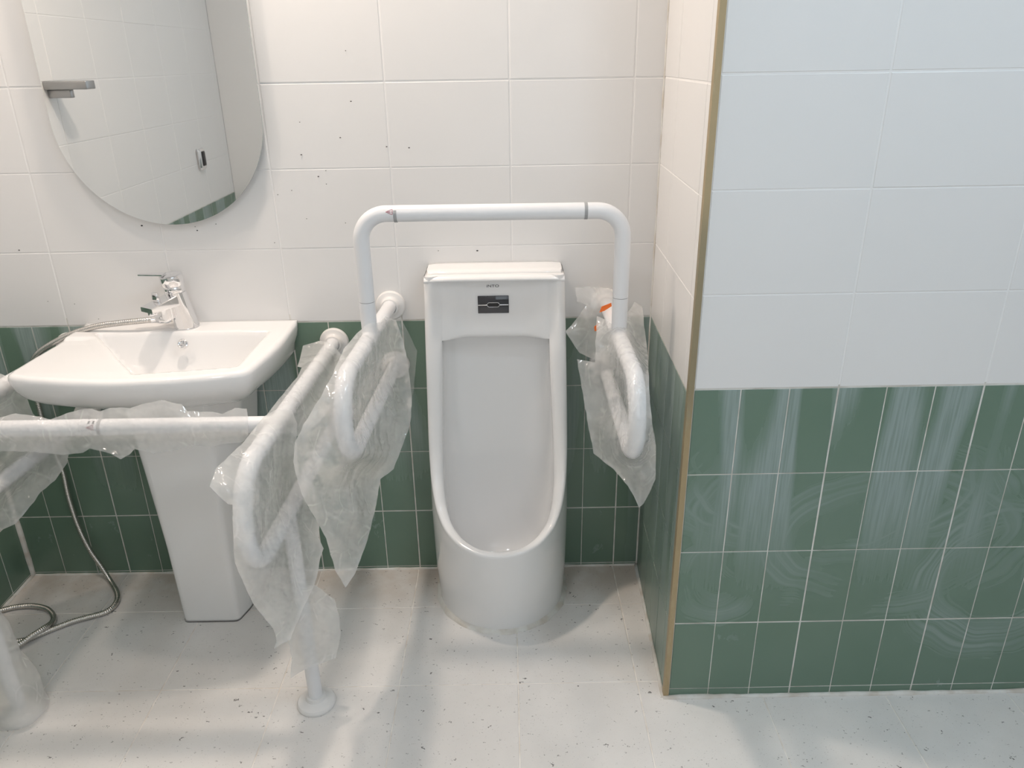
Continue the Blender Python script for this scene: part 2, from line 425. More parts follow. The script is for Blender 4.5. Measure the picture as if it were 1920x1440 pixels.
# caulk beads along the floor
def bead(parent_name, pts, r, rnd):
    path = []
    for a, b in zip(pts, pts[1:]):
        n = max(2, int((Vector(b)-Vector(a)).length/.02))
        path += [Vector(a).lerp(Vector(b), k/n) for k in range(n)]
    path.append(Vector(pts[-1]))
    rad = [r*(1+rnd*noise.noise(p*23)) for p in path]
    v, f = tube_vf(path, lambda i: rad[i], 8)
    return v, f
for pts, r, nm in (([(.352, -PD-.004, 0), (.42, -PD-.003, 0), (XR, -PD-.003, 0)], .0065, 'trim_2'),
                   ([(XC-.002, -.002, 0), (RX-.004, -PD-.004, 0)], .0055, 'trim_3'),
                   ([(XL, -.002, 0), (XC, -.002, 0)], .0045, 'trim_4'),
                   ([(XL+.002, -.002, 0), (XL+.002, -.002, .808)], .0085, 'trim_5'),
                   ([(XL+.002, -.01, 0), (XL+.002, YF, 0)], .006, 'trim_6'),
                   ([(XC-.001, -.002, 0), (XC-.001, -.002, CEIL)], .0025, 'trim_7')):
    v, f = bead(None, pts, r, .5)
    o = obj(nm, v, f, CAULK, None, True); o['kind'] = 'structure'; o['label'] = {'trim_2': 'white caulk bead along the floor under the pier', 'trim_3': 'caulk bead along the floor under the short side wall', 'trim_4': 'caulk bead along the floor under the back wall', 'trim_5': 'thick upright caulk bead in the left corner', 'trim_6': 'caulk bead along the floor under the left wall', 'trim_7': 'thin upright caulk bead in the corner right of the urinal'}[nm]
# ceiling downlights
for i, (x, y, r, w, c) in enumerate(LAMPS):
    e = empty('ceiling_light', (x, y, CEIL))
    tag(e, ['warm round downlight above the washbasin', 'warm round downlight above the urinal', 'round downlight left of the viewer', 'cool round downlight right of the viewer', 'cool round downlight at the far right'][i], 'ceiling light', 'ceiling downlights')
    lathe('bezel', [(r+.001, 0), (r+.02, 0), (r+.02, -.004), (r+.012, -.012), (r+.001, -.012), (r+.001, 0)], FLG, e)
    em, nt, b = M('lamp_disc'); b.inputs['Emission Color'].default_value = (*c, 1); b.inputs['Emission Strength'].default_value = 6
    lathe('lamp_disc', [(r, 0), (r, -.004), (.001, -.0045)], em, e)

# ------------------------------------------------------------------ urinal
def interp(x, xs, ys): return float(np.interp(x, xs, ys))
UX = -.046
def u_w(z): return interp(z, [0, .12, .3, .5, .78, .957], [.181, .188, .191, .189, .182, .176])
def u_D(z): return interp(z, [0, .1, .267, .96], [.296, .310, .334, .334])
rim_y = [-.105, -.106, -.109, -.114, -.122, -.137, -.165, -.205, -.25, -.295, -.325, -.334]
rim_z = [.957, .87, .78, .68, .575, .48, .40, .343, .304, .280, .269, .267]
# dense resample of the rim side profile
def dense(xs, ys, n):
    d = [0]
    for i in range(1, len(xs)): d.append(d[-1]+math.hypot(xs[i]-xs[i-1], ys[i]-ys[i-1]))
    s = d[-1]*(1-(1-np.linspace(0, 1, n))**2.0); a = np.interp(s, d, xs); b = np.interp(s, d, ys)
    for _ in range(3):
        a[1:-1] = (a[:-2]+2*a[1:-1]+a[2:])/4; b[1:-1] = (b[:-2]+2*b[1:-1]+b[2:])/4
    return a, b
NR = 76
ry, rzz = dense(rim_y, rim_z, NR)
ur = empty('urinal', (UX, 0, 0))
tag(ur, 'white floor-standing ceramic urinal with dark sensor plate on its panel', 'urinal')
V = []; Fc = []
def add_grid(rows):
    b = len(V); n = len(rows[0])
    for r_ in rows: V.extend(r_)
    for i in range(len(rows)-1):
        for j in range(n-1): Fc.append((b+i*n+j, b+i*n+j+1, b+(i+1)*n+j+1, b+(i+1)*n+j))
# outer half outline as (kind, top z)
half = [('s', y, .957) for y in (0, -.03, -.06, -.085)] + [('r', i) for i in range(NR)]
def theta(i):
    d = (-ry[i]-.1)/(u_D(rzz[i])-.1); return math.asin(max(0, min(1, d)))
def outer(side, h, s):
    if h[0] == 's':
        z = h[2]*s; return Vector((side*u_w(z), h[1], z))
    i = h[1]; z = rzz[i]*s; th = theta(i)
    return Vector((side*u_w(z)*math.cos(th), -(.1+(u_D(z)-.1)*math.sin(th)), z))
seq = [(-1, h) for h in half]+[(1, h) for h in half[::-1][1:]]
NS = 26
add_grid([[outer(sd, h, k/NS) for sd, h in seq] for k in range(NS+1)])
# rim roll
rim_seq = [(-1, i) for i in range(NR)]+[(1, i) for i in range(NR-1)[::-1]]
def rim_pts(sd, i):
    O = outer(sd, ('r', i), 1.)
    th = theta(i); wd = interp(rzz[i], [.267, .32, .45, .7, .96], [.027, .029, .036, .043, .044])
    nrm = Vector((-sd*math.cos(th), math.sin(th), 0)).normalized()
    I = O+nrm*wd
    if sd*I.x < 0: I.x = 0
    j0, j1 = max(0, i-1), min(NR-1, i+1)
    ty, tz = ry[j1]-ry[j0], rzz[j1]-rzz[j0]; L = math.hypot(ty, tz)
    n = Vector((0, tz/L, -ty/L))
    return O, I, n
ring = []
for sd, i in rim_seq:
    O, I, n = rim_pts(sd, i); col = []
    for k in range(9):
        a = PI*k/8; t_ = (1-math.cos(a))/2
        soft = math.sin(PI/2*t_/.3) if t_ < .3 else math.cos(PI/2*(t_-.3)/.7)**2
        up_ = min(1, max(0, (rzz[i]-.755)/.05))
        col.append(O.lerp(I, t_)+n*.012*(soft*up_+(1-up_)*math.sin(a)**.8))
    ring.append(col)
add_grid([[c[k] for c in ring] for k in range(9)])
# cavity
LZ = .785
cav_seq = [(sd, i) for sd, i in rim_seq if rzz[i] < LZ+.015]
rows = []
NC = 22
for k in range(NC+1):
    s = k/NC; a = s*PI/2; row = []
    for sd, i in cav_seq:
        O, I, n = rim_pts(sd, i); z0 = I.z
        ex = 2/2.9
        yb = -.036
        w = max(0, 1-(z0-.267)/.22)**1.6
        x = I.x*math.cos(a)**ex if s < 1 else 0
        y = I.y+(yb-I.y)*math.sin(a)**ex
        z = z0-.16*w*math.sin(PI*s**.75)-.03*s*w
        row.append(Vector((x, y, min(z, LZ))))
    rows.append(row)
add_grid(rows)
# panel above the cavity with its rounded lower lip and the underside of the ledge
prof = [(-.094, .957)]+[(-.093, z) for z in np.linspace(.945, .815, 12)]+[(-.0945, .808), (-.095, .800), (-.0935, .793), (-.089, .788), (-.08, .786), (-.036, .785)]
rows = []
NU = 40
for (y, z) in prof:
    i = int(np.argmin(np.abs(rzz-z))); O, I, n = rim_pts(1, i); row = []
    for k in range(NU+1):
        uu = -1+2*k/NU; e = abs(uu)
        yy = y
        if y < -.07: yy = y+(I.y-y)*((lambda q_: q_*q_*(3-2*q_))(max(0, (e-.50)/.50)))
        row.append(Vector((uu*I.x, yy, z)))
    rows.append(row)
add_grid(rows)
# top: rounded front edge then flat back
rows = []
for k in range(9):
    if k == 0: yt, zt = -.094, .942
    elif k < 5:
        a = (k-1)/3*PI/2; yt, zt = -.105+.012*(1-math.sin(a))*-.6+.0, .945+.012*math.sin(a)
        yt = -.1195+.012*(1-math.cos(a))
    else: yt, zt = -.1075+.1075*(k-4)/4, .957
    rows.append([Vector((uu*(u_w(.957)-.000)*(1 if abs(uu) < .98 else .999), yt*(1-.035*abs(uu)**8 if k < 5 else 1), zt-.004*abs(uu)**8)) for uu in np.linspace(-1, 1, 31)])
add_grid(rows)
me = mesh('body', V, Fc)
bm = bmesh.new(); bm.from_mesh(me); bmesh.ops.remove_doubles(bm, verts=bm.verts, dist=.0012); bmesh.ops.recalc_face_normals(bm, faces=bm.faces); bm.to_mesh(me); bm.free()
ub = link('body', me, CER, ur, True)
# lid
rows = []; V = []; Fc = []
lw = .172
prof = [(-.0, .957), (-.0, .966), (-.02, .967), (-.07, .9655), (-.086, .9635), (-.091, .960), (-.092, .957)]
add_grid([[Vector((uu*lw*(1-.02*max(0, abs(uu)-.8)*5 if i > 3 else 1), y*(1-.10*abs(uu)**6), z-.0035*abs(uu)**10)) for uu in np.linspace(-1, 1, 33)] for i, (y, z) in enumerate(prof)])
o = obj('lid', V, Fc, CER, ur); fixn(o)
# silicone bead round the base
V = []; Fc = []
base = [outer(sd, h, 0.) for sd, h in seq]
c0 = Vector((0, -.12, 0)); rows = []
for k, (d, z) in enumerate([(0, .012), (.005, .008), (.010, .004), (.012, -.001)]):
    rows.append([p+Vector((p.x-c0.x, p.y-c0.y, 0)).normalized()*(d*(1+.4*noise.noise(p*30)))+Vector((0, 0, z)) for p in base])
add_grid(rows); o = obj('silicone_bead', V, Fc, CAULK, ur); fixn(o)
# sensor plate
sp = bevel_box('sensor_plate', -.0405+.001, .0395, -.0965, -.092, .8545, .9005, .0012, PLATE, ur)
sp.location = (-.004, 0, 0)
bevel_box('chrome_line', -.0395, .0385, -.0969, -.0962, .8755, .8778, .0003, CHR, sp)
oval = [(math.copysign(.0098, math.cos(a))+.0058*math.cos(a), .0058*math.sin(a)) for a in np.linspace(.05, 2*PI+.05, 33)[:-1]]
path = [Vector((x, -.0972, .8772+z)) for x, z in oval]; path.append(path[0]); path.append(path[1])
v, f = tube_vf(path, .0007, 6); obj('sensor_window_rim', v, f, CHR, sp)
v = [(x, -.0971, .8772+z) for x, z in oval]; obj('sensor_window', v, [tuple(range(32))], BLACK, sp, False)
# logo lettering
def text_mesh(name, s, size, mat, parent, loc, rot, extr=.0002):
    cu = bpy.data.curves.new(name, 'FONT'); cu.body = s; cu.size = size; cu.extrude = extr; cu.align_x = 'CENTER'; cu.align_y = 'CENTER'
    to = bpy.data.objects.new(name, cu); COL.objects.link(to)
    dg = bpy.context.evaluated_depsgraph_get(); me = bpy.data.meshes.new_from_object(to.evaluated_get(dg))
    bpy.data.objects.remove(to)
    o = link(name, me, mat, parent); o.location = loc; o.rotation_euler = rot; return o
lg = text_mesh('logo_lettering', 'iNTO', .0118, INK, ur, (-.0045, -.0934, .9255), (PI/2, 0, 0)); lg.scale = (1.15, .8, 1)

# ------------------------------------------------------------------ washbasin
BX0, BX1, BZ = -1.150, -.582, .815
bs = empty('washbasin', (-.866, 0, 0))
tag(bs, 'white ceramic washbasin with bowed front on a pedestal below the mirror', 'washbasin')
def b_outline(n=24):
    pts = []
    # counter-clockwise from back right: right side slightly curved, bowed front, left side
    back_r = Vector((BX1, 0)); fr = Vector((-.603, -.372)); fl_ = Vector((-1.150, -.372)); back_l = Vector((BX0, 0))
    for k in range(n): 
        s = k/n; p = back_r.lerp(fr, s); p.x += .012*math.sin(PI*s); pts.append(p)
    for k in range(n+6):
        s = k/(n+6); p = fr.lerp(fl_, s); p.y -= .046*(math.sin(PI*s))**.9; pts.append(p)
    for k in range(n):
        s = k/n; p = fl_.lerp(back_l, s); p.x -= .004*math.sin(PI*s); pts.append(p)
    for k in range(n):
        s = k/n; pts.append(back_l.lerp(back_r, s))
    for _ in range(2):
        q = pts[:]
        for i in range(len(pts)):
            if abs(pts[i].y) < 1e-6: continue
            q[i] = (pts[i-1]+pts[i]*2+pts[(i+1) % len(pts)])/4
        pts = q
    return pts
OUT = b_outline()
BOWL = np.array([(-1.068, -.090), (-.640, -.098), (-.645, -.332), (-.855, -.366)])
def seg_dist(p, poly):
    a = poly; b = np.roll(poly, -1, 0); ab = b-a
    t = np.clip(((p[:, None]-a)*ab).sum(2)/(ab*ab).sum(1), 0, 1)
    d = np.linalg.norm(p[:, None]-(a+t[..., None]*ab), axis=2)
    return d.min(1)
def inside(p, poly):
    x, y = p[:, 0], p[:, 1]; c = np.zeros(len(p), bool); n = len(poly)
    for i in range(n):
        x0, y0 = poly[i]; x1, y1 = poly[(i+1) % n]
        k = ((y0 > y) != (y1 > y)) & (x < (x1-x0)*(y-y0)/(y1-y0+1e-12)+x0); c ^= k
    return c
op = np.array([(p.x, p.y) for p in OUT])
gx, gy = np.meshgrid(np.arange(BX0+.004, BX1+.01, .0052), np.arange(-.425, -.004, .0052))
gp = np.c_[gx.ravel(), gy.ravel()]
ok = inside(gp, op); gp = gp[ok]; gp = gp[seg_dist(gp, op) > .0045]
def offset_poly(poly, d):
    n_ = len(poly); cen = poly.mean(0); L = []
    for i in range(n_):
        a_, b_ = poly[i], poly[(i+1) % n_]; e_ = (b_-a_)/np.linalg.norm(b_-a_); nn_ = np.array([-e_[1], e_[0]])
        if (cen-a_)@nn_ < 0: nn_ = -nn_
        L.append((a_+nn_*d, e_))
    out = []
    for i in range(n_):
        (p1, d1), (p2, d2) = L[i-1], L[i]
        t_ = np.linalg.solve(np.c_[d1, -d2], p2-p1)[0]; out.append(p1+d1*t_)
    return np.array(out)
extra = []
for d_ in (-.012, -.008, -.004, 0, .004, .009, .015, .022, .030):
    pl = offset_poly(BOWL, d_)
    for i in range(4):
        a_, b_ = pl[i], pl[(i+1) % 4]; m_ = int(np.linalg.norm(b_-a_)/.005)
        extra += [a_+(b_-a_)*k/m_ for k in range(m_)]
extra = np.array(extra)
sdg = seg_dist(gp, BOWL)*np.where(inside(gp, BOWL), 1, -1)
gp = gp[(sdg < -.015) | (sdg > .033)]
allp = np.r_[op, gp, extra]
vv, ee, ff, *_ = delaunay_2d_cdt([Vector(p) for p in allp], [(i, (i+1) % len(op)) for i in range(len(op))], [], 1, 1e-6)
vp = np.array([(p.x, p.y) for p in vv])
sd_ = seg_dist(vp, BOWL)*np.where(inside(vp, BOWL), 1, -1)
def b_top(p, s):
    z = BZ
    if s > -.010:
        t = min(1, max(0, (s+.010)/.085)); 
        side = 1-math.exp(-((s+.010)/.030)**1.35)
        z -= .118*side
    if p[1] < -.112 and p[0] < -.86 and s < 0:            # lowered soap shelf at the left front
        z -= .006*min(1, (-.112-p[1])/.010)*min(1, max(0, (-s-.012)/.03))*min(1, max(0, (p[1]+.36)/.2))
    e = 1-min(1, p[2]/.010); z -= .006*e*e
    return z
ed = seg_dist(vp, op)
tv = [Vector((p[0], p[1], b_top((p[0], p[1], d if p[1] < -.003 else 1), s))) for p, s, d in zip(vp, sd_, ed)]
tfc = [tuple(q) for q in ff]
# apron: rings below the outline
nO = len(op)
idx = {}
for i, p in enumerate(vp): idx[(round(p[0], 5), round(p[1], 5))] = i
b0 = [idx[(round(p[0], 5), round(p[1], 5))] for p in op]
prev = b0
for sc, z in ((1.003, .802), (1.0, .79), (.985, .772), (.955, .752), (.90, .731), (.82, .712), (.70, .698), (.55, .690), (.3, .686)):
    cur = []
    for p in op:
        x = -.866+(p[0]+.866)*(sc if sc > .9 else 1-(1-sc)*(.55+.45*min(1, -p[1]/.3))); y = p[1]*sc
        tv.append(Vector((x, y, z))); cur.append(len(tv)-1)
    for k in range(nO):
        k2 = (k+1) % nO; tfc.append((prev[k], prev[k2], cur[k2], cur[k]))
    prev = cur
tfc.append(tuple(prev))
o = obj('bowl', off(tv, (-.866, 0, 0)), tfc, CER, bs); fixn(o)
# overflow ring and drain
def on_basin(px, py):
    return P(px, py, -.118)
ov = P(343, 645, -.119)
oe = lathe('overflow_ring', [(.0085, .0), (.0085, .003), (.0105, .0045), (.0128, .003), (.0132, -.004), (.0085, -.004)], CHR, bs, ov-Vector((-.866, 0, 0)), (0, -.85, .5), 28)
lathe('overflow_hole', [(.0088, -.0025), (.0088, -.002), (.001, -.0019)], BLACK, bs, ov-Vector((-.866, 0, 0)), (0, -.85, .5), 24)
ax = Vector((0, -.85, .5)).normalized(); e1 = Vector((1, 0, 0)); e2 = ax.cross(e1)
for k in range(3):
    a = PI/2+2*PI*k/3; q = ov-Vector((-.866, 0, 0))+ax*.002
    tube('overflow_spoke', [q, q+(e1*math.cos(a)+e2*math.sin(a))*.009], .0014, CHR, bs, 8)
lathe('drain', [(.024, 0), (.024, .003), (.015, .0045), (.0, .005)], CHR, bs, (.03, -.24, .697))

# pedestal
pd = empty('basin_pedestal', (-.866, 0, 0))
tag(pd, 'white ceramic pedestal under the washbasin standing on the floor', 'pedestal')
def ped(z):
    fh = interp(z, [0, .25, .5, .72], [.076, .080, .091, .10]); bh = interp(z, [0, .25, .5, .72], [.095, .105, .135, .165]); yf = interp(z, [0, .5, .72], [-.233, -.236, -.245]); yc = interp(z, [0, .5, .72], [-.17, -.16, -.15])
    pts = [(-bh, -.01), (-bh, yc), (-fh, yf), (fh, yf), (bh, yc), (bh, -.01)]
    pts = [Vector((x, y, z)) for x, y in pts]; out = [pts[0]]
    for i in range(1, 5):
        a, p, b = pts[i-1], pts[i], pts[i+1]; r = .014
        p0 = p+(a-p).normalized()*r; p1 = p+(b-p).normalized()*r
        for s in (0, .25, .5, .75, 1): out.append(p0*(1-s)**2+p*2*s*(1-s)+p1*s*s)
    out.append(pts[-1]); return out
V = []; Fc = []
zs = [.0015, .004, .01]+list(np.linspace(.03, .705, 20))
rows = [ped(z) for z in zs]
rows[0] = [Vector((p.x*.985, p.y*.99, p.z)) for p in rows[0]]
add_grid(rows); nn = len(rows[0]); Fc.append(tuple(range(nn)))
o = obj('column', V, Fc, CER, pd); fixn(o)
V = []; Fc = []
add_grid([[Vector((p.x*1.01, p.y*1.006, 0)) for p in ped(0)], [Vector((p.x*1.01, p.y*1.006, .0022)) for p in ped(0)]])
obj('base_joint', V, Fc, SEAM, pd)

# ------------------------------------------------------------------ faucet
FB = PZ(351, 612, .815); FB.z = .8145
fa = empty('faucet', FB, -.56)
tag(fa, 'chrome single-lever mixer tap on the back rim of the washbasin', 'faucet')
# body: oval column leaning towards the spout
V = []; Fc = []
rows = []
for z, r, dy in ((0, .0305, 0), (.002, .0318, 0), (.004, .0314, 0), (.03, .0292, -.004), (.06, .0275, -.009), (.085, .0265, -.013), (.100, .0262, -.0155)):
    rows.append([Vector((r*math.cos(a), r*math.sin(a)*1.02+dy, z)) for a in np.linspace(0, 2*PI, 33)])
add_grid(rows); Fc.append(tuple(len(V)-33+k for k in range(32)))
fb = obj('tap_body', V, Fc, CHR, fa); fixn(fb); autosmooth(fb)
lathe('collar', [(.0245, 0), (.0255, .002), (.0255, .016), (.0245, .018)], CHR, fa, (0, -.0155, .100), (0, -.10, 1))
hd = lathe('lever_cap', [(.0270, 0), (.0282, .002), (.0288, .022), (.0280, .0265), (.024, .028), (.0, .028)], CHR, fa, (0, -.0175, .119), (0, -.10, 1)); autosmooth(hd)
# thin lever
V = []; Fc = []
lev = []
for s in np.linspace(0, 1, 9):
    c = Vector((-.006-.050*s, -.034-.036*s, .1475+.001*s)); wv = Vector((.55, -.83, 0)).normalized()*(.014-.007*s)
    lev.append([c-wv, c-wv+Vector((0, 0, .003)), c+wv+Vector((0, 0, .003)), c+wv, c-wv])
add_grid(lev); Fc.append((len(V)-5, len(V)-4, len(V)-3, len(V)-2)); Fc.append((0, 1, 2, 3))
o = obj('lever', V, Fc, CHR, fa); fixn(o); autosmooth(o)
# flat spout
V = []; Fc = []
rows = []
for s in np.linspace(0, 1, 10):
    y = -.012-.092*s; zt = .099-.020*s; th = .030-.018*s; hw = .0225+.0005*s
    rows.append([Vector((-hw, y, zt-th)), Vector((-hw, y, zt-.002)), Vector((-hw+.002, y, zt)), Vector((hw-.002, y, zt)), Vector((hw, y, zt-.002)), Vector((hw, y, zt-th)), Vector((-hw, y, zt-th))])
add_grid(rows); Fc.append(tuple(len(V)-7+k for k in range(6)))
spt = obj('spout', V, Fc, CHR, fa); fixn(spt); autosmooth(spt)
lathe('aerator', [(.012, 0), (.0125, -.004), (.0125, -.010), (.010, -.011), (.0, -.011)], CHR, fa, (0, -.088, .068))
# diverter knob and hose outlet
dv = bevel_box('diverter_knob', -.0095, .0095, -.0045, .0045, 0, .024, .002, CHR, fa); dv.location = (-.004, -.070, .086); dv.scale = (1.15, 1, 1)
bevel_box('knob_mark', -.0045, .0045, -.0052, -.0044, .015, .0175, .0003, BLACK, dv)
lathe('outlet_block', [(.0155, 0), (.016, .003), (.016, .030), (.014, .032)], CHR, fa, (-.004, -.046, .036), (0, 0, 1), 24)
tube('hose_elbow', fillet([(-.004, -.046, .05), (-.004, -.046, .030), (-.034, -.05, .030)], .012), .0095, CHR, fa, 16)
lathe('hose_nut', [(.0095, 0), (.0118, .001), (.0118, .016), (.0095, .018)], CHR, fa, (-.026, -.049, .030), (-1, -.10, 0), 8)
lathe('screw', [(.004, 0), (.004, .0012), (.0, .0014)], STEEL, fa, (-.005, -.0245, .052), (-.1, -1, 0), 12)

# shower hose
HS = Matrix.Rotation(-.56, 3, 'Z') @ Vector((-.042, -.0515, .030)) + FB
hp = [HS, P(270, 601, -.075), P(230, 605, -.075), P(180, 612, -.07), P(135, 626, -.062), P(100, 643, -.052), P(72, 662, -.04), P(60, 685, -.03), P(62, 712, -.024), P(80, 790, -.022), P(103, 850, -.02), P(118, 885, -.02), P(128, 930, -.02), P(146, 985, -.021), P(168, 1030, -.024), P(190, 1062, -.028)]
hf = [(206, 1088), (218, 1108), (220, 1124), (211, 1139), (195, 1149), (170, 1156), (140, 1164), (110, 1175), (80, 1187), (50, 1199), (20, 1203), (-10, 1196), (-28, 1175), (-15, 1152), (12, 1142), (40, 1137), (65, 1136.5), (88, 1142), (100, 1155), (98, 1170), (84, 1186), (62, 1200), (36, 1212), (5, 1222), (-40, 1230)]
for i, (a, b) in enumerate(hf): 
    p = PZ(a, b, .0085); 
    if i > 18: p.z = .0085+.016*math.exp(-((i-20.5)/1.4)**2)
    hp.append(p)
def catmull(pts, step):
    out = []
    n = len(pts)
    for i in range(n-1):
        p0, p1, p2, p3 = pts[max(i-1, 0)], pts[i], pts[i+1], pts[min(i+2, n-1)]
        m = max(2, int((p2-p1).length/step))
        for k in range(m):
            t = k/m
            out.append(.5*((2*p1)+(p2-p0)*t+(2*p0-5*p1+4*p2-p3)*t*t+(3*p1-p0-3*p2+p3)*t**3))
    out.append(pts[-1]); return out
hpath = catmull(hp, .0016)
ho = empty('shower_hose', (0, 0, 0))
tag(ho, 'ribbed metal shower hose from the tap looping down onto the floor', 'hose')
v, f = tube_vf(hpath, lambda i: .0079 if i % 3 else .0058, 12); obj('hose_sheath', v, f, HOSE, ho)
tube('hose_ferrule', [HS+Vector((.006, .002, 0)), HS, hpath[12]], .0088, CHR, ho, 14)

# ------------------------------------------------------------------ mirror
mi = empty('wall_mirror', (-.8525, 0, 1.08))
tag(mi, 'frameless oblong mirror with rounded ends hung above the washbasin', 'mirror')
rm = .2545; Hm = .92
mo = []
for k in range(49): a = PI+PI*k/48; mo.append((rm*math.cos(a), rm+rm*math.sin(a)))
for k in range(49): a = PI*k/48; mo.append((rm*math.cos(a), Hm-rm+rm*math.sin(a)))
n = len(mo)
obj('mirror_face', [(x, -.022, z) for x, z in mo], [tuple(range(n))], MIR, mi, False)
v = [(x, -.022, z) for x, z in mo]+[(x*1.0, -.017, z) for x, z in mo]
obj('mirror_edge', v, [(i, (i+1) % n, n+(i+1) % n, n+i) for i in range(n)]+[tuple(range(n, 2*n))], MEDGE, mi, False)
bevel_box('backing_board', -.17, .17, -.0168, -.0002, .16, .76, .002, FLG, mi)

# ------------------------------------------------------------------ grab rails
def seam_ring(parent, p, d, r, o, name='pipe_joint', mat=SEAM, w=.0012):
    d = Vector(d).normalized()
    return tube(name, [Vector(p)-d*w/2, Vector(p)+d*w/2], r, mat, parent, 24, o)
def flange(parent, p, axis, o, R=.0395, name='wall_flange'):
    ax = Vector(axis).normalized()
    return lathe(name, [(R*.97, 0), (R, .003), (R, .008), (R*.93, .0125), (R*.75, .0145), (R*.66, .0165), (.0245, .0195), (.0225, .028), (.0190, .0285)], FLG, parent, Vector(p)-Vector(o), ax, 40)
R0 = .0178
PIPES = []
PGRP = []
def reg(path, g):
    path = [Vector(p) for p in path]
    for a, b in zip(path, path[1:]):
        m = max(1, int((b-a).length/.006))
        PIPES.extend(a.lerp(b, k/m) for k in range(m)); PGRP.extend([g]*m)
    return path
def side_loop(parent, o, pw, xf, tilt, yf, zt, zb, rbend, name='side_loop'):
    """from the wall out, round and back"""
    xs = lambda y: pw+(xf-pw)*(y/yf)
    zs = lambda y: tilt*y/yf
    pts = [(pw, 0, zt), (xs(yf), yf, zt+tilt), (xs(yf), yf, zb+tilt), (pw, 0, zb)]
    path = fillet(pts, rbend, 12)
    reg(path, {-.326: 'ul', .248: 'ur', -.487: 'br', -1.203: 'bl'}[pw])
    lp = tube(name, path, R0, PLA, parent, 24, o)
    for z in (zt, zb):
        flange(parent, (pw, 0, z), (0, -1, 0), o)
        seam_ring(parent, (xs(-.031), -.031, z), (0, 1, 0), R0+.0004, o)
        y = yf+rbend+.02
        seam_ring(parent, (xs(y), y, z+zs(y)), (xs(y)-pw, y, zs(y)), R0+.0003, o, mat=GREY)
    return lp, xs
def warning_label(parent, o, c, along, r, up=True):
    """red warning triangle and two dark lines of small print wrapped on a pipe that runs along x"""
    c = Vector(c)
    def onp(dx, ang): return c-Vector(o)+Vector((dx, -r*math.cos(ang), r*math.sin(ang)))
    tri = [(-.0085, 0), (.0055, .62), (.0055, -.62)]; tri = [(x, .42+a*.52) for x, a in tri]
    lb = None
    def stroke(pts, w, mat, nm, par):
        path = []
        for a, b in zip(pts, pts[1:]):
            for k in range(5): t = k/5; path.append(onp(a[0]+(b[0]-a[0])*t, a[1]+(b[1]-a[1])*t))
        path.append(onp(*pts[-1])); v, f = tube_vf(path, w, 6); return obj(nm, v, f, mat, par)
    lb = stroke(tri+[tri[0]], .0006, RED, 'warning_triangle', parent)
    stroke([(-.0045, .42), (.002, .42)], .0008, RED, 'warning_mark', lb)
    stroke([(.0035, .42), (.0045, .42)], .0008, RED, 'warning_mark', lb)
    for x0 in (-.0075, .002):      # two rotated print characters each
        for a0 in (.93, 1.15):
            stroke([(x0, a0), (x0+.005, a0)], .0005, INK, 'warning_print', lb)
            stroke([(x0+.001, a0+.07), (x0+.004, a0+.07)], .0005, INK, 'warning_print', lb)
            stroke([(x0+.0025, a0-.05), (x0+.0025, a0+.12)], .0005, INK, 'warning_print', lb)

# rail round the urinal
uo = (-.046, 0, .85)
ug = empty('urinal_grab_rail', uo)
tag(ug, 'white tubular grab rail arching over the urinal with looped side arms', 'grab rail')
_, xl = side_loop(ug, uo, -.326, -.338, .030, -.622, .853, .682, .085)
_, xr_ = side_loop(ug, uo, .248, .237, .022, -.625, .850, .680, .085)
YR, ZR = -.30, 1.148
xL, xR2 = xl(YR)-.0, xr_(YR)
reg([(xL, YR, .86), (xL, YR, .90)], 'ul')
tube('top_bow', fillet([(xL, YR, .953), (xL, YR, ZR+.001), (xR2, YR, ZR), (xR2, YR, .953)], .058, 12), R0, PLA, ug, 28, uo)
for x in (xL, xR2):
    tube('upright', [(x, YR, .86), (x, YR, .952)], R0, PLA, ug, 28, uo)
    seam_ring(ug, (x, YR, .9525), (0, 0, 1), R0-.0006, uo)
for px in (742, 1098):
    c = P(px, 400, YR); seam_ring(ug, (c.x, YR, ZR), (1, 0, 0), R0+.0005, uo, 'grey_band', GREY, .007)
c = P(733, 402, YR); warning_label(ug, uo, (c.x, YR, ZR), 1, R0+.0003)

# rail round the washbasin
bo = (-.866, 0, .75)
bg = empty('basin_grab_rail', bo)
tag(bg, 'white tubular grab rail on legs framing the washbasin', 'grab rail')
_, xa = side_loop(bg, bo, -.487, -.497, .022, -.796, .752, .545, .100)
_, xb = side_loop(bg, bo, -1.203, -1.217, .022, -.800, .752, .545, .100)
YB = -.517
reg([(xb(YB), YB, .752), (xa(YB)-.03, YB, .752)], 'fr')
tube('front_rail', [(xb(YB), YB, .752), (xa(YB), YB, .752)], R0, PLA, bg, 28, bo)
c = P(192, 803, YB); seam_ring(bg, (c.x, YB, .752), (1, 0, 0), R0+.0005, bo, 'grey_band', GREY, .007)
c = P(178, 803, YB); warning_label(bg, bo, (c.x, YB, .752), 1, R0+.0003)
for x, y in ((-.5, -.539), (-1.213, -.560)):
    reg([(x, y, .05), (x, y, .555)], 'lg')
    tube('leg', [(x, y, .004), (x, y, .555)], R0-.001, PLA, bg, 24, bo)
    flange(bg, (x, y, 0), (0, 0, 1), bo, .0465, 'foot_flange')

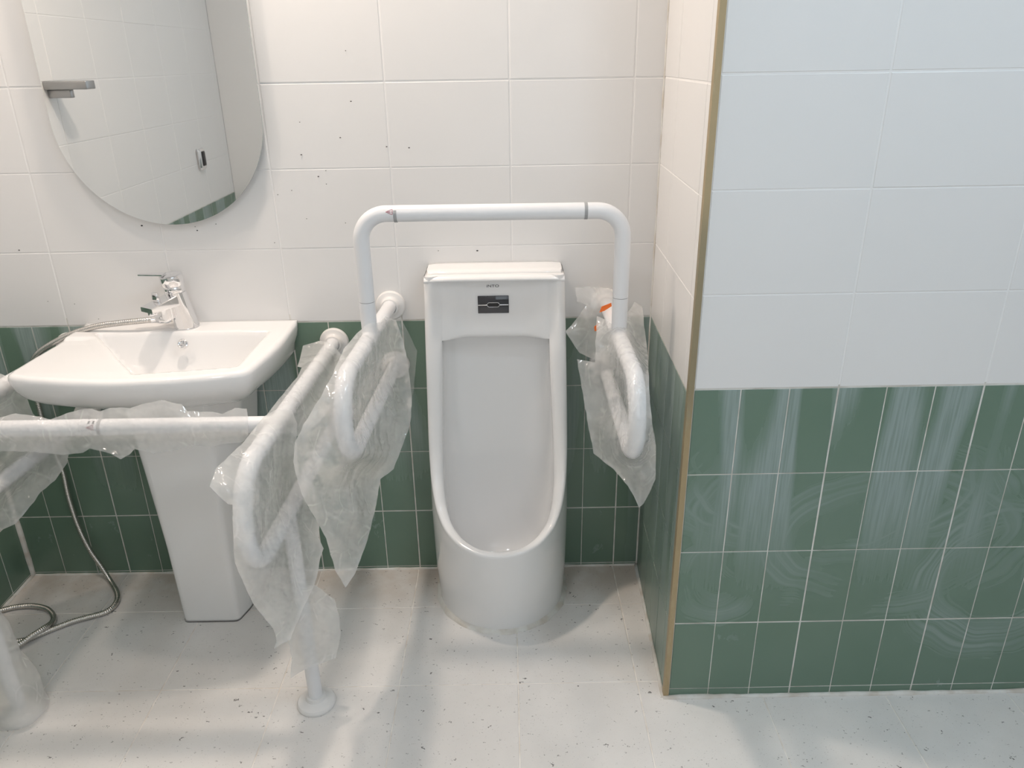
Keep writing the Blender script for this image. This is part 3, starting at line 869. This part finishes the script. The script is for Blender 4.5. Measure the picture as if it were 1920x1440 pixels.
# ------------------------------------------------------------------ crumpled plastic covers
def crumple(p, seed, amp):
    rs = random.Random(seed); h = 0; p = Vector((p.x, p.y*.3, p.z))
    for k in range(6):
        d = Vector((rs.gauss(0, 1), rs.gauss(0, .6), rs.gauss(0, .55))).normalized(); fr = rs.uniform(5, 15); ph = rs.random()
        t = (d.dot(p)*fr+ph+.55*noise.noise(p*4+Vector((k*3.1, seed, 0)))) % 1.
        tri = 1-abs(2*t-1)
        w = max(0, noise.noise(p*4.5+Vector((seed*1.7, k*9.2, 4)))+.12)
        h += max(0, tri-.35)**1.3*w*8/fr
    return amp*h
def sheet(name, label, outline, inner, tmax, seed, amp, mat=None, cat='plastic film', step=4.2, both=True, grp=()):
    mat = mat or FILM
    # resampled outline in photo pixels with slight raggedness
    pts = []
    n = len(outline)
    for i in range(n):
        a = np.array(outline[i], float); b = np.array(outline[(i+1) % n], float); L = np.hypot(*(b-a)[:2]); m = max(1, int(L/step))
        for k in range(m):
            q = a+(b-a)*k/m; q[0] += 1.3*noise.noise(Vector((q[0]*.06, q[1]*.06, seed))); q[1] += 1.3*noise.noise(Vector((q[0]*.06, q[1]*.06, seed+7))); pts.append(q)
    bp = np.array(pts); poly = bp[:, :2]
    x0, y0 = poly.min(0); x1, y1 = poly.max(0); rs = random.Random(seed)
    gp = np.array([(x+rs.uniform(-.3, .3)*step, y+rs.uniform(-.3, .3)*step) for y in np.arange(y0, y1, step*.87) for x in np.arange(x0, x1, step)])
    gp = gp[inside(gp, poly)]; gp = gp[seg_dist(gp, poly) > step*.6]
    allp = np.r_[poly, gp]
    vv, ee, ff, *_ = delaunay_2d_cdt([Vector(p) for p in allp], [(i, (i+1) % len(poly)) for i in range(len(poly))], [], 1, 1e-4)
    vp = np.array([(p.x, p.y) for p in vv]); d = seg_dist(vp, poly)
    ctrl = np.array(list(outline)+list(inner), float)
    w = 1/(((vp[:, None]-ctrl[:, :2])**2).sum(2)+420)**1.5
    yy = (w*ctrl[:, 2]).sum(1)/w.sum(1)
    tt = tmax*np.clip(1-np.exp(-d/16.), 0, 1)**.8
    C = np.array(CAM)
    fv = [P(u, v, y) for (u, v), y in zip(vp, yy)]
    base = np.array([(p-Vector(CAM)).length for p in fv]); ray = np.array([(p-Vector(CAM)).normalized() for p in fv])
    # pipes seen inside this cover: the film drapes in front of and behind them
    pp = np.array(PIPES); cc = pp-C; dz = cc@_f
    pu = np.c_[960+FPX*(cc@CX)/dz, 720-FPX*(cc@CY)/dz]; pr = (R0+.004)*FPX/dz; pdist = np.linalg.norm(cc, axis=1)
    lo, hi = vp.min(0)-20, vp.max(0)+20
    k_ = ((pu > lo) & (pu < hi)).all(1) & np.isin(np.array(PGRP), list(grp)); pu, pr, pdist = pu[k_], pr[k_], pdist[k_]
    fd, bd = base-tt, base+tt
    if len(pu):
        for i in range(len(vp)):
            q = np.hypot(*(pu-vp[i]).T)/pr; near = (q < 1) & (np.abs(pdist-base[i]) < .30)
            if near.any():
                hgt = (R0+.006)*np.sqrt(1-q[near]**2)
                fd[i] = min(fd[i], (pdist[near]-hgt).min()-.005); bd[i] = max(bd[i], (pdist[near]+hgt).max()+.005)
    nb = [[] for _ in vp]
    for t3 in ff:
        for a_, b_ in ((0, 1), (1, 2), (2, 0)): nb[t3[a_]].append(t3[b_]); nb[t3[b_]].append(t3[a_])
    f0, k0 = fd.copy(), bd.copy()
    for _ in range(24):
        fd = np.minimum(f0, np.array([.45*fd[i]+.55*np.mean(fd[nb[i]]) if nb[i] else fd[i] for i in range(len(fd))])+.0)
        bd = np.maximum(k0, np.array([.45*bd[i]+.55*np.mean(bd[nb[i]]) if nb[i] else bd[i] for i in range(len(bd))]))
    for _ in range(3):
        fd = np.array([.5*fd[i]+.5*np.mean(fd[nb[i]]) for i in range(len(fd))]); bd = np.array([.5*bd[i]+.5*np.mean(bd[nb[i]]) for i in range(len(bd))])
    e = empty(name, sum(fv, Vector())/len(fv)); e.location.z = min(p.z for p in fv)
    e['label'] = label; e['category'] = cat
    o = e.location
    tri = [tuple(q) for q in ff]
    for sgn, nm, sdd, dist in ((-1, 'front_layer', seed, fd), (1, 'back_layer', seed+50, bd)):
        if sgn > 0 and not both: break
        vs = []
        for p, rr, D_, dd in zip(fv, ray, dist, d):
            c = crumple(p, sdd, amp*.8)*min(1, dd/9+.25)
            q = Vector(C+rr*(D_+sgn*c))
            if q.y > -.004: q.y = -.004
            if q.z < .003: q.z = .003
            vs.append(q)
        vs = off(vs, o)
        ob = obj(nm, vs, tri if sgn < 0 else [q[::-1] for q in tri], mat, e)
    return e
# urinal rail, left arm: big bag hanging to a point
sheet('plastic_bag', 'crumpled clear plastic bag on the rail arm left of the urinal, hanging to a point', [
    (692, 606, -.32), (712, 604, -.22), (722, 594, -.07), (742, 600, -.05), (756, 640, -.06), (766, 690, -.08), (772, 740, -.10), (770, 792, -.14), (757, 830, -.18), (738, 880, -.24), (713, 898, -.30),
    (706, 945, -.36), (690, 1010, -.45), (666, 1075, -.52), (648, 1102, -.55), (629, 1070, -.58), (611, 1010, -.62), (592, 972, -.65), (572, 940, -.68), (558, 905, -.69), (550, 866, -.69), (553, 830, -.69), (568, 798, -.68), (600, 746, -.65), (622, 705, -.60), (644, 655, -.47), (668, 625, -.38)],
    [(700, 643, -.30), (687, 672, -.40), (668, 705, -.51), (650, 760, -.61), (655, 830, -.62), (686, 850, -.50), (712, 777, -.30), (733, 716, -.10), (733, 640, -.10), (620, 870, -.64), (650, 960, -.56)], .034, 11, .020, grp=('ul',))
sheet('plastic_flap', 'thin see-through plastic flap below the wall flange left of the urinal', [
    (742, 600, -.045), (752, 597, -.04), (768, 628, -.04), (782, 658, -.04), (777, 720, -.04), (770, 770, -.05), (764, 700, -.05), (752, 640, -.05)], [], .006, 3, .006, FILM3)
# urinal rail, right arm
sheet('plastic_bag', 'clear plastic bag on the rail arm between urinal and side wall', [
    (1082, 674, -.31), (1116, 679, -.33), (1117, 640, -.27), (1119, 592, -.20), (1136, 600, -.22), (1152, 611, -.26), (1163, 612, -.33), (1175, 590, -.26), (1190, 567, -.10), (1204, 575, -.10), (1211, 630, -.16), (1216, 690, -.25), (1218, 745, -.38), (1224, 800, -.48), (1230, 835, -.52), (1229, 898, -.50), (1218, 925, -.48), (1206, 945, -.47), (1198, 952, -.46), (1189, 930, -.45), (1177, 911, -.43), (1152, 881, -.38), (1132, 866, -.36), (1113, 850, -.34), (1104, 805, -.33), (1097, 765, -.32), (1088, 710, -.31)],
    [(1152, 640, -.30), (1163, 668, -.40), (1175, 700, -.51), (1192, 760, -.62), (1183, 825, -.60), (1160, 805, -.41), (1147, 770, -.30), (1120, 740, -.33), (1150, 850, -.42), (1205, 890, -.50)], .033, 21, .019, grp=('ur',))
sheet('plastic_film', 'loose clear plastic film over the wall flange right of the urinal', [
    (1078, 539, -.05), (1100, 537, -.06), (1145, 541, -.06), (1160, 570, -.08), (1155, 620, -.10), (1148, 680, -.12), (1116, 676, -.12), (1087, 662, -.12), (1072, 640, -.12), (1060, 622, -.125), (1078, 602, -.11), (1099, 572, -.08), (1082, 566, -.06)], [(1125, 600, -.08)], .012, 31, .012, FILM)
# orange tape in that film
for pl in ([(1124, 586, -.135), (1128, 575, -.135), (1146, 568, -.135), (1147, 574, -.135), (1133, 583, -.135)], [(1114, 613, -.14), (1122, 606, -.14), (1120, 620, -.14), (1115, 621, -.14)]):
    q = [P(*p) for p in pl]; o0 = q[0].copy()
    v = off(q, o0)+[p+Vector((0, .0012, 0)) for p in off(q, o0)]; m_ = len(q)
    o = obj('tape_scrap', v, [tuple(range(m_)), tuple(range(2*m_-1, m_-1, -1))]+[(i, (i+1) % m_, m_+(i+1) % m_, m_+i) for i in range(m_)], ORANGE, None, False); o.location = o0
    tag(o, 'larger scrap of orange tape in the plastic film right of the urinal' if m_ == 5 else 'smaller scrap of orange tape under the larger one right of the urinal', 'tape')
# basin rail: front sleeve
sheet('plastic_sleeve', 'crumpled clear plastic sleeve around the front bar before the washbasin', [
    (-60, 790, YB), (0, 783, YB), (30, 775, YB), (60, 779, YB), (95, 786, YB), (125, 775, YB), (150, 768, YB), (170, 766, YB), (186, 772, YB), (205, 765, YB), (245, 764, YB), (275, 756, YB), (303, 750, YB), (340, 758, YB), (352, 771, YB), (400, 772, YB), (418, 776, YB), (441, 765, YB), (463, 766, YB), (465, 783, YB), (466, 815, YB), (455, 829, YB), (420, 832, YB), (395, 838, YB), (360, 834, YB), (318, 846, YB), (290, 850, YB), (252, 842, YB), (243, 853, YB), (226, 861, YB), (206, 850, YB), (168, 841, YB), (155, 849, YB), (120, 853, YB), (60, 847, YB), (0, 846, YB), (-60, 846, YB)],
    [(x, 800, YB) for x in range(-40, 470, 60)], .030, 41, .016, grp=('fr',))
# basin rail: right arm sleeve
sheet('plastic_sleeve', 'crumpled clear plastic sleeve along the rail arm right of the washbasin', [
    (568, 648, -.06), (596, 640, -.03), (615, 641, -.03), (632, 655, -.05), (646, 672, -.08), (640, 705, -.18), (628, 740, -.28), (612, 775, -.38), (590, 800, -.45), (560, 818, -.50), (520, 812, -.53), (494, 786, -.55), (512, 762, -.50), (524, 746, -.43), (540, 728, -.37), (557, 706, -.30), (566, 690, -.24), (558, 688, -.20), (564, 664, -.10)],
    [(613, 664, -.1), (597, 690, -.2), (579, 720, -.3), (560, 752, -.4), (538, 789, -.5)], .032, 51, .018, grp=('br',))
# basin rail: right loop bag
sheet('plastic_bag', 'long clear plastic bag over the looped arm end between washbasin and urinal', [
    (495, 781, -.56), (520, 766, -.50), (548, 770, -.46), (557, 795, -.47), (556, 832, -.48), (560, 880, -.45), (572, 938, -.43), (588, 968, -.45), (599, 985, -.47), (597, 1008, -.50), (607, 1028, -.50), (600, 1048, -.52), (597, 1070, -.55), (590, 1096, -.58), (565, 1148, -.64), (555, 1171, -.66), (545, 1198, -.68), (514, 1216, -.72), (519, 1203, -.72), (513, 1180, -.73), (495, 1158, -.75), (475, 1134, -.77), (455, 1089, -.80), (440, 1055, -.81), (438, 1030, -.82), (437, 985, -.83), (436, 947, -.84), (428, 946, -.84), (410, 930, -.83), (393, 912, -.82), (404, 880, -.80), (428, 856, -.76), (452, 834, -.68)],
    [(513, 829, -.60), (486, 868, -.69), (462, 920, -.79), (462, 1000, -.82), (490, 1045, -.78), (520, 1010, -.66), (565, 950, -.45), (545, 1020, -.6), (560, 1080, -.6)], .036, 61, .020, FILM2, grp=('br', 'lg'))
# basin rail: leg bag
sheet('plastic_bag', 'short milky plastic bag round the rail leg above its round foot', [
    (570, 1100, -.56), (592, 1096, -.54), (610, 1112, -.54), (627, 1124, -.54), (634, 1147, -.54), (639, 1189, -.54), (634, 1215, -.54), (630, 1233, -.54), (606, 1243, -.54), (580, 1251, -.55), (560, 1261, -.57), (544, 1273, -.58), (545, 1255, -.58), (548, 1238, -.57), (541, 1205, -.57), (548, 1180, -.57), (557, 1150, -.57)], [(585, 1180, -.54)], .034, 71, .016, FILM2, grp=('lg',))
# left side: bag on the far left arm and the wrapped leg
sheet('plastic_bag', 'clear plastic bag hanging from the rail arm at the left edge, behind the front bar', [
    (-60, 720, -.36), (-30, 700, -.30), (0, 700, -.26), (28, 712, -.22), (50, 745, -.19), (62, 775, -.19), (85, 800, -.19), (130, 850, -.19), (126, 868, -.19), (104, 900, -.21), (78, 922, -.24), (48, 960, -.28), (30, 982, -.31), (8, 992, -.34), (-60, 1020, -.42)], [(20, 760, -.27), (30, 880, -.26)], .034, 81, .018, FILM2, grp=('bl',))
def sleeve(name, label, path, rad, seed, mat, seg=40):
    path, T, A = frames(path); e = empty(name, path[-1]); e['label'] = label; e['category'] = 'plastic film'
    v = []; n = len(path)
    for i, (p, t, a) in enumerate(zip(path, T, A)):
        b = t.cross(a)
        for k in range(seg):
            an = 2*PI*k/seg; d = a*math.cos(an)+b*math.sin(an); q = p+d*rad(i/(n-1)); c = crumple(q, seed, .02)
            sp = noise.noise(Vector((math.cos(an)*1.2, math.sin(an)*1.2, p.z*16+an*.5)))*.006
            q = q+d*(c*.9+sp-.008); q.z = max(q.z, .0025); v.append(q)
    f = [(i*seg+k, i*seg+(k+1) % seg, (i+1)*seg+(k+1) % seg, (i+1)*seg+k) for i in range(n-1) for k in range(seg)]
    ob = obj('film_layer', off(v, e.location), f, mat, e)
    return e
sleeve('plastic_sleeve', 'milky plastic wrap bunched round the rail leg at the left edge', [Vector((-1.213, -.560, .56-.0098*k)) for k in range(57)], lambda s: interp(s, [0, .3, .55, .75, .9, 1], [.030, .028, .034, .050, .062, .066]), 91, FILM2)

# ------------------------------------------------------------------ things seen in the mirror on the left wall
sh = empty('wall_shelf', (XL, -.765, 1.388))
tag(sh, 'grey metal bar shelf on the left wall, seen in the mirror', 'shelf')
bevel_box('shelf_plate', .0, .140, -.03, .03, -.004, .022, .003, STEEL, sh)
bevel_box('bracket', .0, .075, -.012, .012, -.03, -.004, .003, STEEL, sh)
cb = empty('call_button', (XL, -1.94, 1.03))
tag(cb, 'small chrome call button on the left wall, seen in the mirror', 'button')
bevel_box('housing', 0, .022, -.034, .034, -.05, .05, .012, CHR, cb, 4)
bevel_box('push_pad', .018, .027, -.018, .020, -.032, .036, .006, BLACK, cb, 3)

# specks of drilling debris stuck to the back wall
V = []; Fc = []
for (a, b, s) in [(638, 258, 3), (658, 190, 3), (725, 275, 3), (767, 277, 3), (612, 345, 2), (597, 331, 3), (611, 320, 2), (565, 290, 3), (562, 229, 2), (370, 432, 3), (366, 425, 2), (405, 420, 2), (266, 423, 4), (36, 469, 3), (547, 357, 2), (521, 365, 2), (895, 470, 4), (822, 470, 2), (648, 418, 2), (1258, 18, 4), (140, 570, 2), (185, 598, 2), (90, 565, 2), (575, 410, 2), (515, 455, 2), (648, 95, 2)]:
    p = P(a, b, -.0006); r = s*.0005; k = len(V)
    for q in range(5):
        an = q*2*PI/5+a; V.append((p.x+r*1.6*math.cos(an), -.0012, p.z+r*math.sin(an)))
    V.append((p.x, -.0026, p.z)); Fc += [(k+q, k+(q+1) % 5, k+5) for q in range(5)]
o = obj('debris_specks', V, Fc, INK, wb, False); o['kind'] = 'stuff'
